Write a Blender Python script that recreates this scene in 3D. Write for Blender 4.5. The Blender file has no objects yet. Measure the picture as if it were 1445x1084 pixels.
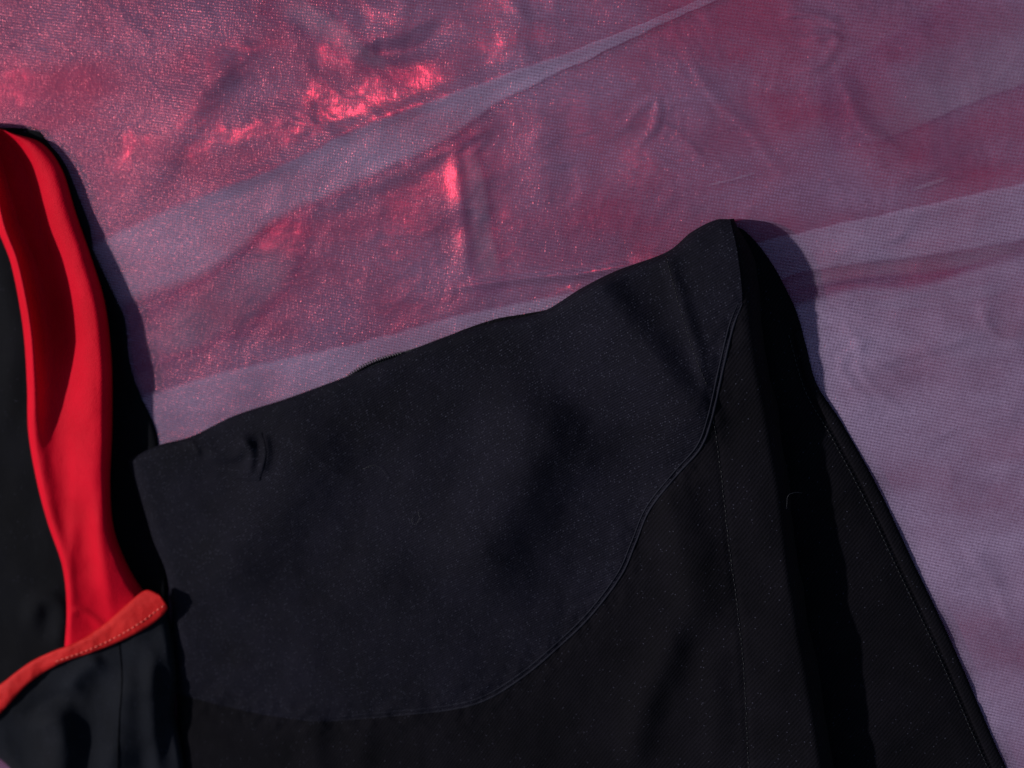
import bpy, math, random
import numpy as np
from mathutils import Vector, Matrix

S = bpy.context.scene
C = S.collection
random.seed(4)
R = math.radians

# ------------------------------------------------------------------ camera
W, H = 1445.0, 1084.0            # size of the photograph, in whose pixels outlines were measured
TARGET = Vector((0, 0, 0.004))
TILT, DIST, LENS = R(16), 0.36, 35.0
d = Vector((0.8, 0.6, 0)).normalized()
EYE = TARGET + DIST * (math.sin(TILT) * d + math.cos(TILT) * Vector((0, 0, 1)))
fwd = (TARGET - EYE).normalized()
rgt = Vector((1, 0.0, 0)); rgt = (rgt - rgt.dot(fwd) * fwd).normalized()
upv = rgt.cross(fwd).normalized()
cam_d = bpy.data.cameras.new('camera'); cam = bpy.data.objects.new('camera', cam_d); C.objects.link(cam)
cam.matrix_world = Matrix(((rgt.x, upv.x, -fwd.x, EYE.x), (rgt.y, upv.y, -fwd.y, EYE.y), (rgt.z, upv.z, -fwd.z, EYE.z), (0, 0, 0, 1)))
cam_d.lens = LENS; cam_d.sensor_width = 36; cam_d.clip_start = 0.01; cam_d.clip_end = 50
cam_d.dof.use_dof = True; cam_d.dof.aperture_fstop = 6.5
S.camera = cam

# ------------------------------------------------------------------ light
SUN_EL, SUN_AZ = R(36), R(174)          # direction towards the sun (azimuth counted from +x)
L = Vector((math.cos(SUN_EL) * math.cos(SUN_AZ), math.cos(SUN_EL) * math.sin(SUN_AZ), math.sin(SUN_EL)))
sd = bpy.data.lights.new('sun', 'SUN'); sd.energy = 3.5; sd.angle = R(1.3); sd.color = (1.0, 0.95, 0.93)
sun = bpy.data.objects.new('sun', sd); C.objects.link(sun)
sun.rotation_euler = L.to_track_quat('Z', 'Y').to_euler()
w = bpy.data.worlds.new('World'); S.world = w; w.use_nodes = True
nt = w.node_tree; bg = nt.nodes['Background']
sky = nt.nodes.new('ShaderNodeTexSky'); sky.sky_type = 'NISHITA'; sky.sun_disc = False
sky.sun_elevation = SUN_EL; sky.sun_rotation = R(90) - SUN_AZ
nt.links.new(sky.outputs[0], bg.inputs[0]); bg.inputs[1].default_value = 0.075
S.view_settings.view_transform = 'Standard'; S.view_settings.look = 'None'
S.view_settings.exposure = 0.0; S.view_settings.gamma = 1.0

# ------------------------------------------------------------------ helpers
E = np.array(EYE); F = np.array(fwd); RG = np.array(rgt); UP = np.array(upv)
def P(px, py, zmm):
    """point at height zmm over the tabletop seen at photograph position px, py"""
    px = np.asarray(px, float); py = np.asarray(py, float); z = np.asarray(zmm, float) * 1e-3
    sx = (px - W / 2) / W * 36 / LENS; sy = -(py - H / 2) / W * 36 / LENS
    D = F + sx[..., None] * RG + sy[..., None] * UP
    t = (z - E[2]) / D[..., 2]
    return E + t[..., None] * D
focus = P(1010.0, 560.0, 12.0)
cam_d.dof.focus_distance = float(np.dot(focus - E, F))

def _hash(ix, iy, seed):
    n = (ix.astype(np.int64) * 374761393 + iy.astype(np.int64) * 668265263 + seed * 974711) & 0x7fffffff
    n = ((n ^ (n >> 13)) * 1274126177) & 0x7fffffff
    n = n ^ (n >> 16)
    return (n & 0xffff) / 65535.0 * 2 * math.pi
def perlin(x, y, seed=0):
    x = np.asarray(x, float); y = np.asarray(y, float)
    x, y = np.broadcast_arrays(x, y)
    ix = np.floor(x).astype(np.int64); iy = np.floor(y).astype(np.int64); fx = x - ix; fy = y - iy
    u = fx ** 3 * (fx * (fx * 6 - 15) + 10); v = fy ** 3 * (fy * (fy * 6 - 15) + 10)
    def g(dx, dy):
        a = _hash(ix + dx, iy + dy, seed); return np.cos(a) * (fx - dx) + np.sin(a) * (fy - dy)
    a = g(0, 0) * (1 - u) + g(1, 0) * u; b = g(0, 1) * (1 - u) + g(1, 1) * u
    return (a * (1 - v) + b * v) * 1.5
def fbm(x, y, o=4, seed=0):
    s = 0; a = 1
    for i in range(o):
        s = s + a * perlin(x * 2 ** i, y * 2 ** i, seed + i * 7); a *= .5
    return s
def sst(a, b, x):
    t = np.clip((x - a) / (b - a), 0, 1); return t * t * (3 - 2 * t)
def spline(pts, n):
    """n points of a smooth curve through pts, evenly spaced along it"""
    p = np.array(pts, float); m = len(p)
    q = np.vstack([2 * p[0] - p[1], p, 2 * p[-1] - p[-2]]); out = []
    for i in range(m - 1):
        a, b, c, e = q[i], q[i + 1], q[i + 2], q[i + 3]
        t = np.linspace(0, 1, 24, endpoint=False)[:, None]
        out.append(.5 * (2 * b + (c - a) * t + (2 * a - 5 * b + 4 * c - e) * t * t + (3 * b - a - 3 * c + e) * t ** 3))
    out.append(p[-1:]); c = np.vstack(out)
    s = np.r_[0, np.cumsum(np.hypot(*np.diff(c[:, :2], axis=0).T))]
    k = np.linspace(0, s[-1], n)
    return np.stack([np.interp(k, s, c[:, j]) for j in range(c.shape[1])], 1)
def side(pts, x, y):
    """signed distance to a polyline (positive on the side to the left of travel as seen on screen with y down) and distance along it"""
    p = spline(pts, 60); best = np.full(np.shape(x), 1e9); sg = np.zeros(np.shape(x)); al = np.zeros(np.shape(x))
    for i in range(len(p) - 1):
        a = p[i]; v = p[i + 1] - a; l2 = v @ v
        t = np.clip(((x - a[0]) * v[0] + (y - a[1]) * v[1]) / l2, 0, 1)
        dx = x - a[0] - t * v[0]; dy = y - a[1] - t * v[1]; dd = np.hypot(dx, dy)
        m = dd < best; best = np.where(m, dd, best)
        sg = np.where(m, np.sign(v[0] * dy - v[1] * dx), sg); al = np.where(m, (i + t) / (len(p) - 1), al)
    return best * sg, al
def ridge(pts, wl, amp, x, y, wr=None, taper=.25):
    wr = wr or wl; pa = np.array(pts, float); m3 = 3 * max(wl, wr) + 25
    x, y = np.broadcast_arrays(x, y)
    bx = (x > pa[:, 0].min() - m3) & (x < pa[:, 0].max() + m3) & (y > pa[:, 1].min() - m3) & (y < pa[:, 1].max() + m3)
    out = np.zeros(x.shape)
    if not bx.any(): return out
    x = x[bx]; y = y[bx]
    s, a = side(pts, x, y)
    wd = np.where(s > 0, wr, wl)
    e = sst(0, taper, a) * (1 - sst(1 - taper, 1, a)) if taper else 1
    out[bx] = amp * e * np.exp(-(s / wd) ** 2)
    return out

def mesh_obj(name, V, Fc, mat, parent=None, smooth=True, uv=None):
    me = bpy.data.meshes.new(name); me.from_pydata(np.asarray(V).reshape(-1, 3).tolist(), [], Fc.tolist() if hasattr(Fc, 'tolist') else Fc)
    me.materials.append(mat)
    if smooth: me.polygons.foreach_set('use_smooth', [True] * len(me.polygons))
    me.update()
    o = bpy.data.objects.new(name, me); C.objects.link(o)
    if parent: o.parent = parent
    return o
def grid_faces(n, m):
    i = np.arange(n * m).reshape(n, m)
    return np.stack([i[:-1, :-1], i[1:, :-1], i[1:, 1:], i[:-1, 1:]], -1).reshape(-1, 4)
def sheet(name, PX, PY, Z, mat, parent=None, thick=0):
    n, m = PX.shape
    V = P(PX, PY, Z)
    o = mesh_obj(name, V, grid_faces(n, m), mat, parent)
    # make normals look up
    if o.data.polygons[len(o.data.polygons) // 2].normal.z < 0: o.data.flip_normals()
    if thick:
        s = o.modifiers.new('thickness', 'SOLIDIFY'); s.thickness = thick * 1e-3; s.offset = -1
    return o
def coons(top, bot, left, right, n, m):
    """n rows (v, downwards) x m columns (u)"""
    T = spline(top, m); B = spline(bot, m); Lc = spline(left, n); Rc = spline(right, n)
    u = np.linspace(0, 1, m)[None, :, None]; v = np.linspace(0, 1, n)[:, None, None]
    G = (1 - v) * T[None] + v * B[None] + (1 - u) * Lc[:, None] + u * Rc[:, None] \
        - ((1 - u) * (1 - v) * T[0] + u * (1 - v) * T[-1] + (1 - u) * v * B[0] + u * v * B[-1])
    return G[..., 0], G[..., 1], np.broadcast_to(u[..., 0], (n, m)), np.broadcast_to(v[..., 0], (n, m))
def loft(a, b, n, m):
    A = spline(a, n); B = spline(b, n); u = np.linspace(0, 1, m)[None, :, None]
    G = A[:, None] * (1 - u) + B[:, None] * u
    return G[..., 0], G[..., 1], np.broadcast_to(u[..., 0], (n, m)), np.broadcast_to(np.linspace(0, 1, n)[:, None], (n, m))
def tube_geo(pts3, rad, k=6, closed_ends=True):
    """verts/faces of a tube along world points"""
    p = np.asarray(pts3); n = len(p); t = np.gradient(p, axis=0); t /= np.linalg.norm(t, axis=1)[:, None] + 1e-12
    up = np.array([0, 0, 1.0]); a = np.cross(t, up); a /= np.linalg.norm(a, axis=1)[:, None] + 1e-9; b = np.cross(a, t)
    rad = np.broadcast_to(np.asarray(rad, float), (n,)); th = np.arange(k) / k * 2 * math.pi
    V = p[:, None] + rad[:, None, None] * (np.cos(th)[None, :, None] * a[:, None] + np.sin(th)[None, :, None] * b[:, None])
    Fc = []
    for i in range(n - 1):
        for j in range(k):
            Fc.append([i * k + j, i * k + (j + 1) % k, (i + 1) * k + (j + 1) % k, (i + 1) * k + j])
    if closed_ends: Fc += [list(range(k))[::-1], [(n - 1) * k + j for j in range(k)]]
    return V.reshape(-1, 3), Fc
def joined(name, parts, mat, parent=None, stuff=False):
    V = []; Fc = []; o = 0
    for v, f in parts:
        V.append(v); Fc += [[i + o for i in q] for q in f]; o += len(v)
    ob = mesh_obj(name, np.vstack(V), Fc, mat, parent)
    if stuff: ob['kind'] = 'stuff'
    return ob
def thing(name, label, cat, at, group=None):
    o = bpy.data.objects.new(name, None); C.objects.link(o); o.location = at
    o.empty_display_size = .02; o['label'] = label; o['category'] = cat
    if group: o['group'] = group
    return o
def adopt(root):
    """keep children where they are although their thing's empty has a position of its own"""
    bpy.context.view_layer.update()
    for ch in root.children: ch.matrix_parent_inverse = root.matrix_world.inverted()

# ------------------------------------------------------------------ materials
def mat(name):
    m = bpy.data.materials.new(name); m.use_nodes = True
    t = m.node_tree; b = t.nodes['Principled BSDF']; return m, t, b
def N(t, typ, **k):
    n = t.nodes.new('ShaderNode' + typ)
    for a, v in k.items():
        if a.startswith('i_'):
            n.inputs[a[2:].replace('_', ' ')].default_value = v
        else: setattr(n, a, v)
    return n
def ramp(t, src, stops):
    r = t.nodes.new('ShaderNodeValToRGB'); e = r.color_ramp.elements
    while len(e) < len(stops): e.new(.5)
    for q, (p, c) in zip(e, stops):
        q.position = p; q.color = (*c, 1) if hasattr(c, '__len__') else (c, c, c, 1)
    t.links.new(src, r.inputs[0]); return r.outputs[0]
def math_(t, op, a, b=None, clamp=False):
    n = t.nodes.new('ShaderNodeMath'); n.operation = op; n.use_clamp = clamp
    for i, x in enumerate((a, b)):
        if x is None: continue
        if isinstance(x, (int, float)): n.inputs[i].default_value = x
        else: t.links.new(x, n.inputs[i])
    return n.outputs[0]
def coords(t, rot=0, scale=(1, 1, 1)):
    g = t.nodes.new('ShaderNodeNewGeometry'); m = t.nodes.new('ShaderNodeMapping')
    m.inputs['Rotation'].default_value = (0, 0, rot); m.inputs['Scale'].default_value = scale
    t.links.new(g.outputs['Position'], m.inputs[0]); return m.outputs[0]
def noise(t, v, scale, detail=3, rough=.5):
    n = N(t, 'TexNoise'); n.inputs['Scale'].default_value = scale; n.inputs['Detail'].default_value = detail
    n.inputs['Roughness'].default_value = rough; t.links.new(v, n.inputs['Vector']); return n.outputs['Fac']
def wave(t, v, scale, axis='X', dist=0., dscale=1.):
    n = N(t, 'TexWave'); n.bands_direction = axis; n.inputs['Scale'].default_value = scale
    n.inputs['Distortion'].default_value = dist; n.inputs['Detail'].default_value = 1.5; n.inputs['Detail Scale'].default_value = dscale
    t.links.new(v, n.inputs['Vector']); return n.outputs['Fac']
def bump(t, h, strength, dist, normal=None):
    n = N(t, 'Bump'); n.inputs['Strength'].default_value = strength; n.inputs['Distance'].default_value = dist
    t.links.new(h, n.inputs['Height'])
    if normal: t.links.new(normal, n.inputs['Normal'])
    return n.outputs[0]
PITCH = 0.00105            # thread spacing that the photograph resolves
def wscale(p): return 1 / p * 2 * math.pi / 20       # wave texture: 20/(2 pi) units per turn

# red lustrous underlay
m_red, t, b = mat('red_lustre_fabric')
v = coords(t)
t.nodes.remove(b); out = t.nodes['Material Output']
n1 = noise(t, v, 38, 3, .55); n2 = noise(t, coords(t, R(-8), (1500, 420, 800)), 1, 2, .65)
df = N(t, 'BsdfDiffuse'); t.links.new(ramp(t, n1, [(.36, (.078, .022, .062)), (.62, (.155, .013, .050))]), df.inputs['Color'])
gl = N(t, 'BsdfAnisotropic'); gl.inputs['Color'].default_value = (.80, .055, .12, 1); gl.inputs['Roughness'].default_value = .38
gl.inputs['Anisotropy'].default_value = -.5                # satin weave: the sheen spreads across the threads
tg = N(t, 'CombineXYZ'); tg.inputs[0].default_value = 1; t.links.new(tg.outputs[0], gl.inputs['Tangent'])
n3 = noise(t, coords(t, 0, (300, 260, 300)), 1, 3, .6)
nb = bump(t, n3, .10, .002); nb = bump(t, n2, .19, .0004, nb)
an = N(t, 'Attribute'); an.attribute_name = 'glint_tilt'            # shading normals tilted by hand so glints show in chosen patches
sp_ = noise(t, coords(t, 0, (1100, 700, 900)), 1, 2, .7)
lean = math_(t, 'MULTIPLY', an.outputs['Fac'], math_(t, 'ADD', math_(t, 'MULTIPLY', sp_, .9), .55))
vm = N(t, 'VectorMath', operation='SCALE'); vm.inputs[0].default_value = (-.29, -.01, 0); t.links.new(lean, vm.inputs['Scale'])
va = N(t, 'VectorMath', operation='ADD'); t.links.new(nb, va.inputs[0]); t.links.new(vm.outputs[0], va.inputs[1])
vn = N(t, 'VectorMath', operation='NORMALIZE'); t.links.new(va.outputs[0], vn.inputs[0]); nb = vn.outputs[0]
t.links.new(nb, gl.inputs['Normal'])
mx = N(t, 'MixShader'); mx.inputs[0].default_value = .16
g2 = N(t, 'BsdfGlossy'); g2.inputs['Color'].default_value = (.9, .05, .08, 1); g2.inputs['Roughness'].default_value = .27; t.links.new(nb, g2.inputs['Normal'])
ms = N(t, 'MixShader'); ms.inputs[0].default_value = .45; t.links.new(gl.outputs[0], ms.inputs[1]); t.links.new(g2.outputs[0], ms.inputs[2])
t.links.new(df.outputs[0], mx.inputs[1]); t.links.new(ms.outputs[0], mx.inputs[2]); t.links.new(mx.outputs[0], out.inputs[0])

# sheer organza: threads with gaps; red shot glints
def organza(name, dens, col, seed=0.0, weave=1.0, gloss=.35, fade=False):
    m, t, b = mat(name)
    t.nodes.remove(b); out = t.nodes['Material Output']
    v = coords(t, R(11)); 
    a = wave(t, v, wscale(PITCH), 'Y', .6, 3); c = wave(t, v, wscale(PITCH * .93), 'X', .6, 3)
    th = math_(t, 'MULTIPLY', math_(t, 'ADD', math_(t, 'MULTIPLY', a, .62), math_(t, 'MULTIPLY', c, .38)), 1.0)
    big = noise(t, coords(t, R(-20), (14, 34, 20)), 1.0, 5, .55)
    fine = noise(t, v, 1500, 1)
    dn = math_(t, 'MULTIPLY', ramp(t, big, [(.36, .62), (.64, 1.38)]), dens)
    wv = math_(t, 'ADD', math_(t, 'MULTIPLY', math_(t, 'SUBTRACT', th, .5), .55 * weave), 1.0)
    wv = math_(t, 'ADD', wv, math_(t, 'MULTIPLY', math_(t, 'SUBTRACT', fine, .5), .9))
    al = math_(t, 'MULTIPLY', dn, wv, True)
    if fade:                                                 # cover: share of the threads that lie doubled (1 inside, less at a frayed edge)
        at = N(t, 'Attribute'); at.attribute_name = 'cover'; al = math_(t, 'MULTIPLY', al, at.outputs['Fac'], True)
    nrm = bump(t, noise(t, coords(t, R(-8), (1300, 500, 900)), 1, 2, .6), .55, .0006)
    nrm = bump(t, th, .25, .0003, nrm)
    df = N(t, 'BsdfDiffuse'); df.inputs['Color'].default_value = (*col, 1)
    tl = N(t, 'BsdfTranslucent'); tl.inputs['Color'].default_value = (*col, 1)
    mx = N(t, 'MixShader'); mx.inputs[0].default_value = .25; t.links.new(df.outputs[0], mx.inputs[1]); t.links.new(tl.outputs[0], mx.inputs[2])
    gl = N(t, 'BsdfGlossy'); gl.inputs['Color'].default_value = (.9, .16, .20, 1); gl.inputs['Roughness'].default_value = .18
    t.links.new(nrm, gl.inputs['Normal'])
    m2 = N(t, 'MixShader'); m2.inputs[0].default_value = gloss; t.links.new(mx.outputs[0], m2.inputs[1]); t.links.new(gl.outputs[0], m2.inputs[2])
    tr = N(t, 'BsdfTransparent'); tr.inputs[0].default_value = (.97, .93, .96, 1)
    m3 = N(t, 'MixShader'); t.links.new(al, m3.inputs[0]); t.links.new(tr.outputs[0], m3.inputs[1]); t.links.new(m2.outputs[0], m3.inputs[2])
    t.links.new(m3.outputs[0], out.inputs[0]); return m
m_org = organza('sheer_organza', .42, (.30, .19, .32), 0, 1.35, .045)
m_org2 = organza('sheer_organza_folded', .42, (.40, .30, .45), 5, 1.5, .03, True)

m_org3 = organza('sheer_organza_thin', .24, (.38, .31, .43), 0, 1.0, .04, True)
# black cloths
def black(name, col, pitch, rot, spark, rough=.75, bumpk=.5, sheen=.0):
    m, t, b = mat(name)
    v = coords(t, rot)
    wv = wave(t, v, wscale(pitch), 'X', 1.0, 2); f = noise(t, v, 1600, 2, .7); bg_ = noise(t, v, 40, 4)
    c1 = tuple(x * .72 for x in col); c2 = tuple(x * 1.3 for x in col)
    base = ramp(t, bg_, [(.3, c1), (.7, c2)])
    sp = N(t, 'TexVoronoi'); sp.inputs['Scale'].default_value = 1300; sp.inputs['Randomness'].default_value = 1.0; t.links.new(v, sp.inputs['Vector'])
    dots = ramp(t, sp.outputs['Distance'], [(.05, 1.0), (.34, 0.0)])
    sel = N(t, 'SeparateColor'); t.links.new(sp.outputs['Color'], sel.inputs[0])
    dots = math_(t, 'MULTIPLY', dots, math_(t, 'GREATER_THAN', sel.outputs[0], 1 - spark))
    grain = math_(t, 'MULTIPLY', math_(t, 'ADD', math_(t, 'MULTIPLY', wv, .45), f), 1.05)
    mx = N(t, 'MixRGB', blend_type='MULTIPLY'); mx.inputs[0].default_value = 1
    t.links.new(base, mx.inputs[1]); t.links.new(grain, mx.inputs[2])
    m2 = N(t, 'MixRGB'); m2.inputs[2].default_value = (.042, .042, .062, 1); t.links.new(dots, m2.inputs[0]); t.links.new(mx.outputs[0], m2.inputs[1])
    t.links.new(m2.outputs[0], b.inputs['Base Color'])
    b.inputs['Roughness'].default_value = rough; b.inputs['Specular IOR Level'].default_value = .07
    b.inputs['Sheen Weight'].default_value = sheen; b.inputs['Sheen Tint'].default_value = (.6, .6, .9, 1)
    nb = bump(t, bg_, .25, .004); nb = bump(t, grain, bumpk, .0004, nb); t.links.new(nb, b.inputs['Normal'])
    return m
m_knit = black('black_knit', (.0065, .0060, .0118), .00085, R(60), .28, .8, .6)
m_wool = black('black_twill', (.0040, .0034, .0056), .0011, R(35), .05, .9, .45)
m_shell = black('black_shell', (.0026, .0028, .0050), .0009, R(20), .03, .85, .3)
m_shell2 = black('black_facing', (.0062, .0074, .0118), .0009, R(20), .03, .85, .3)
m_pipe = mat('black_piping')[0]; m_pipe.node_tree.nodes['Principled BSDF'].inputs['Base Color'].default_value = (.012, .012, .019, 1); m_pipe.node_tree.nodes['Principled BSDF'].inputs['Roughness'].default_value = .8
m_pipe.node_tree.nodes['Principled BSDF'].inputs['Specular IOR Level'].default_value = .1
m_thread = mat('black_thread')[0]; m_thread.node_tree.nodes['Principled BSDF'].inputs['Base Color'].default_value = (.0035, .0035, .0055, 1)
m_tooth, t, b = mat('black_zip_nylon'); b.inputs['Base Color'].default_value = (.008, .008, .01, 1); b.inputs['Roughness'].default_value = .35
m_lint, t, b = mat('pale_lint'); b.inputs['Base Color'].default_value = (.014, .014, .02, 1)

def redcloth(name, c1, c2, rough, spec, sheen=0):
    m, t, b = mat(name); v = coords(t)
    n = noise(t, v, 50, 3); f = noise(t, v, 1400, 2, .6)
    t.links.new(ramp(t, n, [(.3, c1), (.7, c2)]), b.inputs['Base Color'])
    b.inputs['Roughness'].default_value = rough; b.inputs['Specular IOR Level'].default_value = spec
    b.inputs['Specular Tint'].default_value = (1, .25, .25, 1)
    wv = wave(t, coords(t, R(30)), wscale(.0008), 'X', .8, 2); nb = bump(t, n, .3, .003); nb = bump(t, wv, .25, .0002, nb); nb = bump(t, f, .5, .0004, nb); t.links.new(nb, b.inputs['Normal']); return m
m_lining = redcloth('red_satin', (.50, .002, .014), (.60, .003, .019), .6, .06)
m_bind = redcloth('orange_red_binding', (.42, .007, .008), (.52, .012, .012), .65, .2)
m_bthr, t, b = mat('orange_thread'); b.inputs['Base Color'].default_value = (.75, .09, .06, 1)

# ------------------------------------------------------------------ tabletop and organza
def crumple(x, y):
    """heights (mm) of the crumpled organza"""
    wx = x + 40 * perlin(x / 160, y / 160, 31); wy = y + 40 * perlin(x / 160, y / 160, 47)
    ca, sa = math.cos(R(-20)), math.sin(R(-20))
    u = ca * wx + sa * wy; v_ = -sa * wx + ca * wy
    r1 = 1 - np.abs(perlin(u / 300, v_ / 120, 3)) * 2
    r2 = 1 - np.abs(perlin(wx / 110, wy / 95, 9)) * 2
    r3 = 1 - np.abs(perlin(wx / 46, wy / 52, 12)) * 2
    f = fbm(x / 210, y / 170, 3, 77)
    amp = .55 * (.45 + .55 * sst(1050, 500, x + .3 * y)) * (1 - .7 * sst(680, 450, x) * sst(170, 300, y)) * (1 - .45 * sst(400, 250, x))           # more crumpled towards the upper left
    r4 = 1 - np.abs(perlin(wx / 24 + 4, wy / 20, 15)) * 2
    h = 2.0 + amp * (.9 * f + .65 * r1 + .35 * r2 + .10 * r3) + .20 * r2 + .15 * f + .07 * r4
    return h
GLINT = [(430, 165, 26, 26, 0, .6), (672, 290, 16, 90, 0, .5), (730, 40, 24, 60, 0, .8), (328, 92, 24, 20, 20, .8),
         (470, 30, 40, 30, 0, .7), (560, 30, 30, 40, 0, .8), (760, 210, 26, 70, 5, .8), (420, 340, 40, 50, 0, .7)]
GLINT_SPOTS = [(505, 148, 130, 28, 17, .7), (515, 158, 105, 14, 17, .9), (596, 118, 46, 24, 30, .8), (560, 95, 40, 14, -30, .6), (440, 135, 40, 16, 10, .8), (180, 205, 14, 34, -20, .3), (316, 92, 20, 14, 20, .9), (330, 70, 50, 16, 10, .45), (653, 300, 5, 90, 0, .2), (700, 75, 26, 70, 5, .6),
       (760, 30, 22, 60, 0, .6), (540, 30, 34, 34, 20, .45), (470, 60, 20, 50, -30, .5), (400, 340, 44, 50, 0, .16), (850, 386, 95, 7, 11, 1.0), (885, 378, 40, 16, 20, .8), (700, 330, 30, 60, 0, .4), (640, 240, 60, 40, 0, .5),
       (810, 150, 30, 60, 10, .5), (235, 480, 10, 26, 0, .4), (280, 180, 40, 40, 0, .35), (330, 190, 60, 20, 18, .5), (900, 235, 20, 40, 0, .45), (570, 330, 40, 70, 0, .35), (700, 15, 40, 30, 0, .45), (20, 120, 40, 40, 0, -.15)]  # placed glints: spots where the shading normal is turned to the sun
def glint_tilt_at(x, y):
    """shading-normal tilt that sets glints and dim areas on the underlay: 1 leans fully over to the left, below 0 the other way"""
    n = -.55 * sst(620, 250, x) + 0 * y - .15  # normals turned away to dim the sheen, most on the left
    for cx, cy, rx, ry, rot, a_ in GLINT_SPOTS:
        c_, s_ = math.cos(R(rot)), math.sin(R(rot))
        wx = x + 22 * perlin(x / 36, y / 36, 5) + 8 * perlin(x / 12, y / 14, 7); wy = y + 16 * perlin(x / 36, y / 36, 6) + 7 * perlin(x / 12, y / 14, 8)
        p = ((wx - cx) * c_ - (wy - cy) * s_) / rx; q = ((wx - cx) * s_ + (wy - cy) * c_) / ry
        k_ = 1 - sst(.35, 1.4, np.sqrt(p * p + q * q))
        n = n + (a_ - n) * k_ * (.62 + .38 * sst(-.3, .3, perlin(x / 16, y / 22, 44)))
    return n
CREASES = [([(960, 60), (1000, 130), (1060, 190), (1110, 260)], 12, .5), ([(1180, 90), (1220, 180), (1300, 230)], 16, .7), ([(1090, 30), (1140, 20), (1200, 45)], 9, .6),
           ([(1130, 420), (1230, 470), (1330, 480)], 10, .5), ([(1200, 530), (1290, 500), (1400, 470)], 14, .6), ([(1290, 640), (1360, 600), (1445, 590)], 12, .4),
           ([(1380, 420), (1400, 470), (1460, 500)], 9, .6), ([(1200, 330), (1260, 340), (1290, 310)], 7, .5), ([(1350, 760), (1400, 820), (1430, 900)], 12, .4),
           ([(1010, 250), (960, 190), (900, 160)], 10, .4), ([(1350, 1000), (1400, 985), (1460, 990)], 8, .5)]
def organza_h(x, y):
    h = crumple(x, y)
    # slope under the bright glint and ridges next to it
    h += ridge([(640, 20), (600, 60), (560, 75), (500, 70)], 16, -.9, x, y, 16)
    h += ridge([(140, 330), (230, 210), (300, 100), (320, 40)], 30, 1.6, x, y)
    h += ridge([(640, 190), (648, 260), (655, 330), (660, 400)], 13, 1.0, x, y)
    h += ridge([(150, 335), (260, 285), (400, 230), (500, 180), (640, 130), (830, 62), (990, 0)], 12, .8, x, y)
    h += ridge([(390, 330), (460, 285), (600, 225), (760, 130)], 14, .6, x, y)
    h += ridge([(620, 410), (720, 395), (830, 385), (930, 365)], 6, .8, x, y)
    h += ridge([(860, 200), (920, 140), (925, 175), (880, 230)], 7, .35, x, y)
    h += ridge([(1120, 60), (1180, 50), (1160, 90), (1110, 100)], 8, .5, x, y)
    h += ridge([(1150, 350), (1280, 360), (1445, 345)], 8, .5, x, y)
    for q, w_, a_ in CREASES: h += ridge(q, w_, a_ * .7, x, y, w_ * .5)
    for k_ in range(9):                                      # fine creases fanning out from where the garment pulls the cloth
        a_ = R(-6 + 7.5 * k_ + 3 * math.sin(k_ * 2.7)); l_ = 150 + 90 * ((k_ * 37) % 5) / 5
        h += ridge([(1140 + 30 * k_ * .4, 400 + 9 * k_), (1140 + l_ * .5 * math.cos(a_), 400 + l_ * .55 * math.sin(a_) + 5 * k_), (1140 + l_ * math.cos(a_), 400 + l_ * math.sin(a_) + 5 * k_)], 5, .32, x, y, 7)
    # low swellings whose sunward faces catch the light
    for cx, cy, rx, ry, rot, a_ in GLINT:
        c_, s_ = math.cos(R(rot)), math.sin(R(rot))
        wx = x + 14 * perlin(x / 40, y / 40, 5); wy = y + 14 * perlin(x / 40, y / 40, 6)
        p = ((wx - cx) * c_ - (wy - cy) * s_) / rx; q = ((wx - cx) * s_ + (wy - cy) * c_) / ry
        h += a_ * np.exp(-(p * p + q * q))
    return np.clip(h, .2, 99)
def flat_h(x, y):                                            # flattened where cloths weigh on it
    h = organza_h(x, y)
    s, _ = side([(120, 700), (300, 600), (600, 490), (800, 430), (980, 350), (1080, 420), (1180, 640), (1330, 960), (1500, 1300)], x, y)
    k = sst(-25, 10, -s)
    k2 = sst(-330, -120, -x) * sst(60, 260, y)
    k = np.maximum(0 * k + (1 - sst(-10, 25, s)) * 0, k2) if False else np.maximum(sst(0, 30, s), k2)
    return h * (1 - k) + np.minimum(h, 1.6) * k
xs = np.linspace(-330, 1790, 800); ys = np.linspace(-330, 1420, 660)
GX, GY = np.meshgrid(xs, ys)
HO = flat_h(GX, GY)
org = sheet('organza_cloth', GX, GY, HO + 1.2, m_org)
org['label'] = 'crumpled sheer lavender and red organza cloth spread under both garments'; org['category'] = 'cloth'
if org.data.polygons[0].normal.z < 0: org.data.flip_normals()
gx, gy = np.meshgrid(np.r_[np.linspace(-330, -4, 60), np.linspace(0, 960, 520), np.linspace(966, 1790, 150)], np.r_[np.linspace(-330, -4, 60), np.linspace(0, 540, 300), np.linspace(548, 1420, 110)])
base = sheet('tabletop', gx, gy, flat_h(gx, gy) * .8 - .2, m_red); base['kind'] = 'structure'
at = base.data.attributes.new('glint_tilt', 'FLOAT', 'POINT'); at.data.foreach_set('value', np.ascontiguousarray(glint_tilt_at(gx, gy), dtype=np.float32).ravel())
g = mesh_obj('ground', np.array([[-3, -3, -.009], [3, -3, -.009], [3, 3, -.009], [-3, 3, -.009]]), [[0, 1, 2, 3]], m_red, smooth=False); g['kind'] = 'structure'

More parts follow.
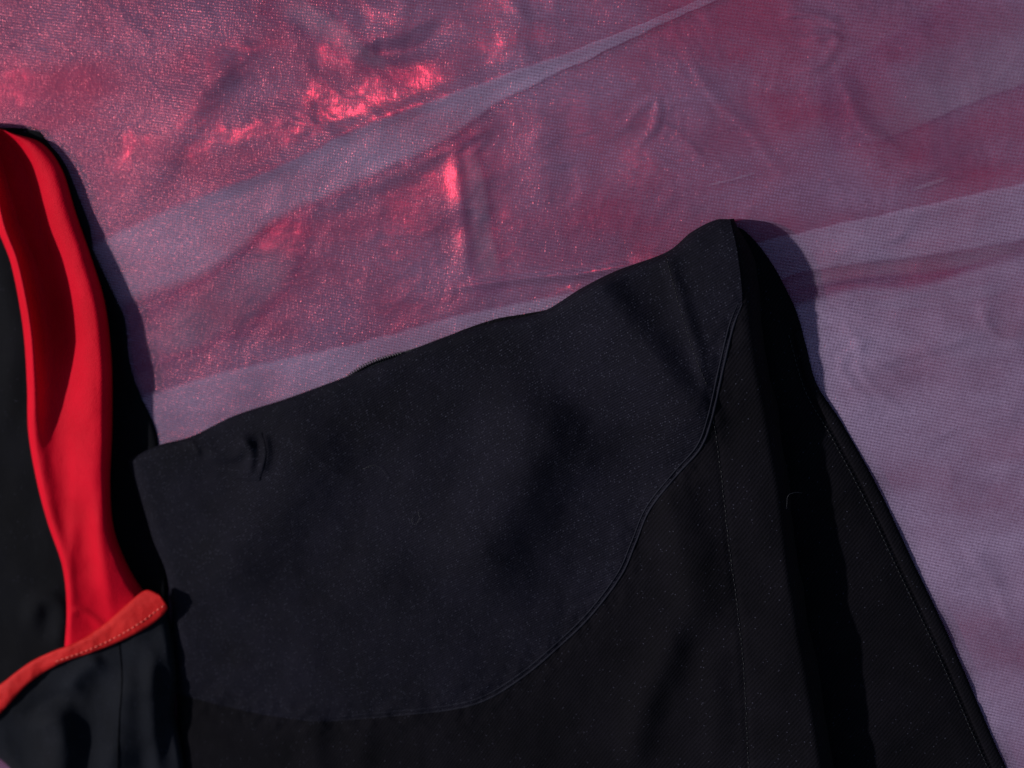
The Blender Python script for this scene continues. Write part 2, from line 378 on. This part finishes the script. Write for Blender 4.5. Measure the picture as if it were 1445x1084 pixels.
def layer(a, b, dz, n=160, m=30, mt=None, jag=1.5, soft=None):
    X, Y, u, v = loft(a, b, n, m)
    Y = Y + jag * fbm(X / 30, u * 3, 2, 5)
    o = sheet('fold_layer', X, Y, flat_h(X, Y) + 1.2 + dz, mt or m_org2, org)
    soft = soft or ((.5, .3) if mt else (.05, .05))
    cv = sst(0, soft[0], u) * sst(0, soft[1], 1 - u)
    if mt: cv = cv * sst(0, .25, v) * sst(0, .25, 1 - v)
    at = o.data.attributes.new('cover', 'FLOAT', 'POINT'); at.data.foreach_set('value', np.ascontiguousarray(cv, dtype=np.float32).ravel())
    return o
layer([(60, 372), (145, 332), (250, 284), (400, 228), (500, 180), (640, 128), (830, 62), (985, 0), (1300, -130)],
      [(60, 505), (200, 432), (300, 392), (390, 318), (460, 285), (590, 224), (640, 196), (720, 140), (900, 52), (1010, 2), (1330, -120)], .5, 160, 30, None, 2.5, (.10, .22))
layer([(60, 600), (215, 552), (330, 518), (500, 482), (650, 442), (830, 405), (1000, 360), (1110, 331), (1250, 300), (1445, 256), (1790, 180)],
      [(60, 760), (215, 700), (330, 660), (500, 600), (650, 560), (830, 505), (1000, 440), (1130, 388), (1290, 366), (1445, 342), (1790, 270)], .5, 200, 40, None, 2, (.05, .10))
layer([(900, 520), (1080, 440), (1200, 402), (1300, 396), (1445, 352), (1790, 290)],
      [(900, 1420), (1100, 1420), (1200, 1420), (1300, 1420), (1445, 1420), (1790, 1420)], .9, 160, 220, None, 1.5, (.015, .02))
layer([(1175, 216), (1270, 192), (1350, 157), (1445, 122), (1790, 0)],
      [(1150, 120), (1240, 60), (1330, 0), (1445, -80), (1790, -260)], .5, 100, 60, m_org3, 3, (.04, .9))

for a_, b_ in (([(1080, 380), (1200, 350), (1320, 345), (1500, 320)], [(1080, 425), (1200, 400), (1320, 390), (1500, 360)]), ([(985, 262), (1020, 254), (1075, 240)], [(985, 266), (1020, 259), (1075, 245)]),
               ([(1280, 268), (1310, 257), (1345, 245)], [(1282, 273), (1310, 264), (1345, 252)]),
               ([(1190, 425), (1280, 412), (1390, 398), (1445, 380)], [(1190, 445), (1280, 440), (1390, 425), (1445, 400)]),
               ([(1300, 470), (1360, 455), (1420, 430), (1500, 400)], [(1310, 520), (1380, 520), (1430, 510), (1500, 480)]),
               ):
    layer(a_, b_, .35, 60, 30, m_org3, 1, (.3, .3))
layer([(180, 450), (250, 410), (330, 350), (400, 310), (440, 300)], [(190, 530), (270, 500), (350, 470), (400, 420), (430, 370)], .35, 60, 30, m_org3, 6)
layer([(360, 20), (420, 50), (470, 80), (560, 120)], [(390, -20), (450, 0), (500, 40), (575, 105)], .35, 60, 30, m_org3, 6)
layer([(640, 195), (648, 260), (655, 330), (668, 420)], [(670, 190), (690, 260), (700, 330), (720, 410)], .35, 60, 30, m_org3, 4)

# ------------------------------------------------------------------ black garment
RIDGE = [(1030, 309), (1043, 370), (1050, 440), (1062, 520), (1080, 620), (1094, 700), (1106, 800), (1122, 900), (1145, 1030), (1160, 1120), (1215, 1420)]
TOP = [(180, 648), (225, 628), (270, 616), (330, 587), (400, 564), (450, 546), (495, 529), (560, 503), (600, 486), (650, 468), (700, 455), (765, 440), (820, 407), (870, 382), (940, 356), (975, 328), (1008, 311), (1030, 309)]
LEFT = [(180, 648), (196, 700), (215, 760), (236, 815), (245, 900), (250, 1000), (250, 1084), (240, 1420)]
BOT = [(240, 1420), (600, 1420), (900, 1420), (1215, 1420)]
SEAM = [(1047, 428), (1034, 462), (1020, 520), (1004, 590), (988, 632), (955, 670), (917, 718), (897, 765), (876, 812), (832, 870), (782, 918), (740, 953), (690, 985), (640, 1000), (560, 1009), (460, 1018), (400, 1013), (330, 1000), (235, 975)]
def garment_h(x, y):
    s, a = side(RIDGE, x, y)                                 # left of the ridge counted positive below
    dr = np.abs(s)
    st, _ = side(TOP, x, y); sl, _ = side(LEFT, x, y)
    dt = np.abs(st); dl = np.abs(sl)
    h = 8.0 + (8.6 + 3.6 * sst(315, 420, y)) * np.exp(-(dr / 180) ** 1.6)
    h += 1.3 * fbm(x / 330, y / 330, 2, 21)
    # soft folds, dark on the side away from the sun
    h += ridge([(800, 540), (748, 640), (705, 740), (650, 860)], 66, 8.5, x, y, 72)
    h += ridge([(780, 330), (838, 402), (884, 460), (930, 518), (985, 590), (1020, 640)], 34, 5.2, x, y, 60, .2)
    h += ridge([(935, 345), (965, 440), (985, 500), (1000, 560)], 12, 1.8, x, y, 8)
    h += ridge([(930, 660), (955, 740), (975, 830), (985, 900)], 42, 5.0, x, y, 28)
    h += ridge([(960, 860), (935, 940), (905, 1010), (890, 1100)], 26, 4.2, x, y, 26)
    h += ridge([(470, 560), (400, 700), (330, 800), (290, 860)], 50, 3.8, x, y, 60)
    h += ridge([(640, 620), (560, 760), (500, 860)], 60, 1.5, x, y, 60)
    h += ridge([(440, 990), (445, 1050), (450, 1120)], 16, .8, x, y, 20)
    h += ridge([(520, 1000), (515, 1050), (505, 1120)], 18, .9, x, y, 18)
    h += ridge([(255, 622), (310, 634), (368, 612)], 14, 1.3, x, y, 12)
    h += ridge([(372, 608), (376, 640), (366, 676)], 7, 1.6, x, y, 7)
    h += ridge([(1002, 900), (1010, 1000), (1018, 1100)], 22, 1.6, x, y)
    h += .45 * fbm(x / 70, y / 55, 3, 33)
    h += ridge([(285, 638), (320, 647), (352, 634)], 8, 1.2, x, y, 8) + ridge([(338, 612), (354, 640), (350, 672)], 8, 1.3, x, y, 7) + ridge([(262, 618), (275, 630), (282, 645)], 4, .8, x, y, 4)
    g1, _ = side([(1000, 560), (1014, 640), (1030, 780), (1041, 860), (1050, 950), (1057, 1084), (1070, 1200)], x, y)
    g2, _ = side(SEAM, x, y)
    h += -.45 * np.exp(-(g1 / 5.0) ** 2) + .35 * np.exp(-(g1 / 16) ** 2) * fbm(x / 60, y / 14, 2, 52)
    h += .55 * np.exp(-(g2 / 26) ** 2) * fbm(x / 20, y / 20, 2, 51)
    e = np.minimum(dt / 16, dl / 18)
    e = np.clip(e, 0, 1); e = np.sqrt(1 - (1 - e) ** 2)
    lift = .30 + .70 * e                                       # rolled edge
    lift = np.where(dr < 60, np.maximum(lift, 1 - dr / 60 * (1 - lift)), lift)
    pk = np.clip(dt / 48, 0, 1); lift = lift * np.where(dr < 90, .45 + .55 * np.sqrt(1 - (1 - pk) ** 2), 1) if False else lift * (1 - (1 - (.45 + .55 * np.sqrt(1 - (1 - pk) ** 2))) * (1 - sst(20, 110, dr)))
    return 3.4 + (h - 2.8) * lift

gar = thing('black_garment', 'black garment with smooth curved knit panel, zip edge and raised fold along its right', 'garment', tuple(P(700., 800., 0.)))
X, Y, u, v = coons(TOP, BOT, LEFT, RIDGE, 380, 330)
Z = garment_h(X, Y)
# flank of the raised fold: from the crest down and under
k = 14; th = np.linspace(0, 1, k + 1)[1:]
rx, ry, rz = X[:, -1], Y[:, -1], Z[:, -1]
cr = P(rx, ry, rz)
prof_x = np.array([math.sin(min(q * 2.2, math.pi) ) for q in th]) * 4.5 + th * 1.0
prof_z = 1 - (1 - np.cos(np.clip(th * math.pi * .98, 0, math.pi))) / 2
wav = 1.0 * fbm(ry / 70, ry * 0 + .5, 2, 8)
fl = np.zeros((len(rx), k, 3))
for j in range(k):
    fl[:, j, 0] = cr[:, 0] + (prof_x[j] + wav * th[j]) * 1e-3
    fl[:, j, 1] = cr[:, 1]
    fl[:, j, 2] = (4.6 + (rz - 4.6) * prof_z[j]) * 1e-3
sc_ = (.25 + .75 * sst(0, .06, np.linspace(0, 1, len(rx))))[:, None]
fl[:, :, 0] = cr[:, 0:1] + (fl[:, :, 0] - cr[:, 0:1]) * sc_
V = np.concatenate([P(X, Y, Z), fl], 1)
drop = V[0:1].copy(); drop[..., 2] = .0020; drop[..., 1] -= .0008   # turned-down top edge
V = np.concatenate([drop, V], 0)
outer = mesh_obj('outer_cloth', V, grid_faces(V.shape[0], V.shape[1]), m_wool, gar)
if outer.data.polygons[10000].normal.z < 0: outer.data.flip_normals()

# knit panel, sewn on top
RS = [(1030, 309), (1041, 360), (1047, 428), (1034, 462), (1020, 520), (1004, 590)]
BS = SEAM[3:][::-1]
X, Y, u, v = coons(TOP, BS, LEFT[:4] + [(243, 890), (235, 975)], RS, 260, 320)
ss, _ = side(SEAM, X, Y)
Z = garment_h(X, Y) + 0.15 + .45 * sst(0, 9, np.abs(ss))
knit = sheet('knit_panel', X, Y, Z, m_knit, gar)
knit['label'] = 'smooth fine knit panel with a curved sewn lower edge'
# piping along the seam: two rolls
def along(pts, n, dz, off=0, hf=garment_h):
    p = spline(pts, n); tg = np.gradient(p, axis=0); tg /= np.linalg.norm(tg, axis=1)[:, None]
    q = p + off * np.stack([-tg[:, 1], tg[:, 0]], 1)
    return P(q[:, 0], q[:, 1], hf(q[:, 0], q[:, 1]) + dz)
S2 = SEAM[:-3]
pp = []
for off, r_, dz in ((-0.5, .36, .20), (5.5, .26, .50)):
    w3 = along(S2, 420, dz, off); rr = np.full(420, r_ * 1e-3) * (1 + .25 * perlin(np.arange(420) / 6, np.full(420, .3), 4))
    rr *= np.interp(np.arange(420), [0, 20, 330, 419], [.3, 1, .8, .15]); pp.append(tube_geo(w3, rr, 8))
joined('seam_piping', pp, m_pipe, gar)

def stitches(name, pts, hf, n, m, parent, dz=.1, r_=.00012, fill=.6, off=0, wob=0):
    p = spline(pts, n * 4 + 1); parts = []
    for i in range(n):
        a = p[i * 4]; b_ = p[i * 4] + (p[i * 4 + 4] - p[i * 4]) * fill
        q = np.linspace(a, b_, 5); q[:, 0] += wob * (random.random() - .5)
        z = hf(q[:, 0], q[:, 1]) + dz + .15 * np.sin(np.linspace(0, math.pi, 5))
        parts.append(tube_geo(P(q[:, 0], q[:, 1], z), r_, 5))
    return joined(name, parts, m, parent, True)
stitches('stitching', [(1000, 560), (1014, 640), (1030, 780), (1041, 860), (1050, 950), (1057, 1084), (1070, 1200)], garment_h, 92, m_thread, gar, .06, .00014, .62, 0, 1.2)
stitches('stitching', [(940, 362), (958, 430), (978, 495), (998, 545)], lambda x, y: garment_h(x, y) + .6, 30, m_thread, gar, .05, .00010)

# layer under the fold, running out to the hem on the right
OUT = [(1020, 318), (1045, 322), (1068, 343), (1088, 370), (1103, 396), (1124, 440), (1138, 490), (1153, 543), (1190, 600), (1240, 690), (1290, 796), (1342, 905), (1400, 1040), (1440, 1130), (1560, 1420)]
def low_h(x, y):
    s, _ = side(OUT, x, y); d_ = np.abs(s)
    return 4.9 + 1.4 * sst(0, 50, d_) + 1.3 * (fbm(x / 170, y / 75, 3, 61) + .3) * sst(5, 60, d_) + .05 * fbm(x / 18, y / 18, 2, 3)
INN = [(1012, 330), (1020, 350), (1028, 380), (1034, 420), (1040, 470), (1050, 540), (1062, 620), (1080, 720), (1100, 840), (1120, 960), (1140, 1080), (1200, 1420)]
X, Y, u, v = loft(INN, OUT, 320, 90)
Z = low_h(X, Y)
sheet('under_layer', X, Y, Z, m_wool, gar, .5)
HI = [(1118, 470), (1141, 548), (1176, 610), (1224, 700), (1274, 806), (1326, 915), (1384, 1048), (1424, 1138), (1540, 1420)]
HO_ = [(1131, 466), (1152, 543), (1189, 600), (1239, 690), (1289, 796), (1341, 905), (1399, 1040), (1439, 1130), (1559, 1420)]
X, Y, u, v = loft(HI, HO_, 300, 12)
Z = low_h(X, Y) + 1.0 * np.sqrt(np.clip(1 - (2 * u - 1) ** 2, 0, 1)) + .1 + .12 * fbm(Y / 9, u, 2, 3)
sheet('hem', X, Y, Z, m_wool, gar)
stitches('stitching', [(x - 5, y + 3) for x, y in HI], low_h, 150, m_thread, gar, .25, .00014)

# zip peeping over the top edge
tp = []
p = spline([(492, 531), (515, 519), (540, 509), (566, 499)], 200)
for i in range(23):
    q = p[int(i * 199 / 22)]; tg = p[min(199, int(i * 199 / 22) + 3)] - p[max(0, int(i * 199 / 22) - 3)]; tg /= np.linalg.norm(tg)
    nn = np.array([tg[1], -tg[0]]) ; nn = nn if nn[1] < 0 else -nn
    q = q + nn * (math.sin(i / 22 * math.pi) * 3.0 + .8)
    a = q - nn * 4; b_ = q + nn * 1.6
    tp.append(tube_geo(P(np.array([a[0], q[0], b_[0]]), np.array([a[1], q[1], b_[1]]), np.array([5.0, 5.6, 4.9])), np.array([.0003, .0004, .00028]), 8))
joined('zip_teeth', tp, m_tooth, gar, True)
X, Y, u, v = loft([(470, 541), (491, 530.5), (514, 517.5), (538, 507), (567, 497), (600, 487)], [(478, 556), (500, 548), (522, 538), (548, 528), (580, 515), (612, 500)], 60, 8)
sheet('zip_tape', X, Y, 4.6 + 0 * X, m_tooth, gar)
X, Y, u, v = loft([(590, 492), (620, 479), (660, 463), (700, 450), (740, 443), (775, 436), (790, 426)], [(600, 520), (640, 506), (680, 495), (720, 486), (760, 474), (800, 455), (812, 440)], 80, 14)
sheet('facing', X, Y, 4.2 + .6 * u, m_wool, gar)
# small folded tab at the left end
X, Y, u, v = coons([(272, 628), (300, 632), (340, 622), (371, 608)], [(300, 664), (325, 672), (350, 680), (368, 680)], [(272, 628), (284, 646), (300, 664)], [(371, 608), (377, 640), (368, 680)], 40, 50)
e = np.clip(np.minimum(np.minimum(u, 1 - u), np.minimum(v, 1 - v)) / .22, 0, 1)
sheet('folded_tab', X, Y, garment_h(X, Y) + .3 + 1.3 * np.sqrt(1 - (1 - e) ** 2) * u ** .5 + .9 * np.exp(-((u - .75) / .12) ** 2) * (1 - v), m_knit, gar)
adopt(gar)

# ------------------------------------------------------------------ red lined garment
rg = thing('red_lined_garment', 'black garment edge with glossy red lining band and orange-red stitched binding', 'garment', tuple(P(60., 700., 0.)))
# black shell under the band, reaching out to its right
SH_R = [(30, 186), (52, 182), (68, 200), (92, 232), (112, 280), (126, 318), (133, 350), (156, 400), (176, 450), (182, 505), (193, 545), (222, 610), (232, 700), (236, 800), (238, 860), (240, 960)]
SH_L = [(-330, 150), (-330, 190), (-330, 260), (-330, 400), (-330, 600), (-330, 800), (-330, 1090)]
def shell_h(x, y):
    s, _ = side(SH_R, x, y)
    e = np.clip(np.abs(s) / 14, 0, 1)
    h = 3 + .8 * sst(180, 620, y) + .8 * fbm(x / 120, y / 160, 3, 90)
    h += ridge([(-10, 330), (18, 470), (14, 620)], 26, 1.5, x, y, 20)
    h += ridge([(40, 900), (55, 850), (85, 860), (80, 930)], 14, 2.2, x, y, 14)
    return 2.8 + (h - 1.8) * np.sqrt(1 - (1 - e) ** 2)
X, Y, u, v = loft(SH_L, SH_R, 240, 160)
sheet('shell', X, Y, shell_h(X, Y), m_shell, rg)

# red band: a trough whose left lip shades its middle
BL = [(-40, 170), (-22, 240), (-4, 320), (16, 375), (32, 460), (38, 540), (40, 610), (52, 680), (68, 740), (88, 800), (94, 860), (90, 930)]
BR = [(20, 189), (60, 203), (88, 240), (107, 300), (130, 366), (149, 430), (158, 510), (159, 600), (156, 680), (161, 745), (182, 800), (214, 850)]
X, Y, u, v = loft(BL, BR, 300, 90)
base_h = 6.8 + 6.7 * sst(.08, .6, v)
lip = np.interp(v, [0, .08, .3, .42, .52, .62, 1], [7, 9.5, 10.5, 9, 4.5, 1.2, .3])
trough = np.interp(v, [0, .15, .45, .6, 1], [3.0, 5.0, 5.0, 2.2, 0])
Z = base_h + lip * np.exp(-((u - .09) / .10) ** 2) - trough * np.exp(-((u - .42) / .28) ** 2) + 2.2 * np.exp(-((u - .74) / .22) ** 2)
eR = np.clip((1 - u) / .16, 0, 1); eL = np.clip(u / .08, 0, 1)
Z = 3.5 + (Z - 3.5) * (.15 + .85 * np.sqrt(1 - (1 - eR) ** 2)) * (.35 + .65 * np.sqrt(1 - (1 - eL) ** 2))
Z += 1.0 * ridge([(102, 560), (108, 660), (104, 760), (96, 860)], 14, 1, X, Y, 10) + 1.2 * ridge([(138, 700), (140, 770), (150, 830), (165, 890)], 12, 1, X, Y, 10) + .9 * ridge([(92, 870), (115, 862), (140, 880), (150, 900)], 6, 1, X, Y, 6)
Z = 3 + (Z - 3) * (1 - .35 * sst(.88, 1, v))
Z = np.maximum(Z, shell_h(X, Y) + .5)
Z += .15 * fbm(X / 30, Y / 50, 2, 3)
band = sheet('lining_band', X, Y, Z, m_lining, rg, .3); band['label'] = 'glossy red lining curving down from the top'
# lower cloth hanging from the binding
BT = [(-80, 1020), (-30, 985), (0, 966), (40, 936), (72, 920), (110, 905), (148, 880), (180, 852), (205, 833), (224, 838)]
BB = [(-70, 1060), (-25, 1030), (2, 1005), (40, 965), (82, 938), (130, 921), (168, 906), (205, 887), (228, 870), (237, 858)]
def low2(x, y):
    h = 12 + 1.2 * fbm(x / 90, y / 90, 3, 14)
    h += ridge([(60, 990), (85, 1040), (80, 1120)], 26, 7, x, y, 26)
    h += ridge([(190, 930), (175, 1000), (150, 1120)], 34, 5.0, x, y, 24)
    h += ridge([(150, 925), (110, 955), (95, 985)], 16, 2, x, y, 12)
    h += ridge([(215, 900), (215, 1000), (225, 1120)], 14, 3.0, x, y, 14)
    return h
LR = [(237, 858), (244, 900), (250, 950), (246, 1000), (254, 1040), (262, 1084), (268, 1150), (280, 1420)]
LL = [(-70, 1050), (-40, 1056), (-12, 1064), (10, 1080), (24, 1100), (35, 1160), (60, 1420)]
X, Y, u, v = coons(BB, [(60, 1420), (170, 1420), (280, 1420)], LL, LR, 200, 140)
e = np.clip(np.minimum(1 - u, u) / .06, 0, 1)
Z = 3.5 + (low2(X, Y) - 3.5) * (.12 + .88 * np.sqrt(1 - (1 - e) ** 2))
sheet('lower_cloth', X, Y, Z, m_shell2, rg)
sv = [(168, 905), (172, 960), (168, 1020), (166, 1084), (166, 1150)]
w3 = along(sv, 80, .1, 0, low2); joined('seam_ridge', [tube_geo(w3, .0003, 6)], m_shell, rg)
X, Y, u, v = loft(BT, BB, 220, 16)
def bz(x, y, u): return low2(x, y) * .5 + 8.2 + 1.0 * np.clip(1 - (2 * u - 1) ** 4, 0, 1)
Z = bz(X, Y, u) + .3 * fbm(X / 18, Y / 18, 2, 6)
bd = sheet('binding', X, Y, Z, m_bind, rg, .5); bd['label'] = 'matte orange-red binding strip with a stitched lower edge'
st = [(x * .25 + x2 * .75, y * .25 + y2 * .75) for (x, y), (x2, y2) in zip(BT, BB)]
stitches('stitching', st[4:], lambda x, y: low2(x, y) * .5 + 8.2 + .95, 24, m_bthr, rg, .05, .00022, .55)
adopt(rg)

# ------------------------------------------------------------------ lint lying on the black garment
def lint(pts, label, dz=1.1):
    p = spline(pts, 30)
    v3 = P(p[:, 0], p[:, 1], garment_h(p[:, 0], p[:, 1]) + dz + .5 * np.sin(np.linspace(0, math.pi, 30)))
    o_ = joined('lint_fibre', [tube_geo(v3, .00005, 5)], m_lint); o_['label'] = label; o_['category'] = 'lint'
lint([(512, 662), (528, 657), (540, 664), (549, 680)], 'faint pale hair curved like a hook above the looped lint on knit')
lint([(590, 722), (592, 732), (586, 740), (581, 736), (584, 728)], 'tiny looped pale lint near the middle of the knit panel')
lint([(1132, 696), (1122, 695), (1112, 700), (1110, 718)], 'short grey thread at the fold crest beside its deep shadow', .4)
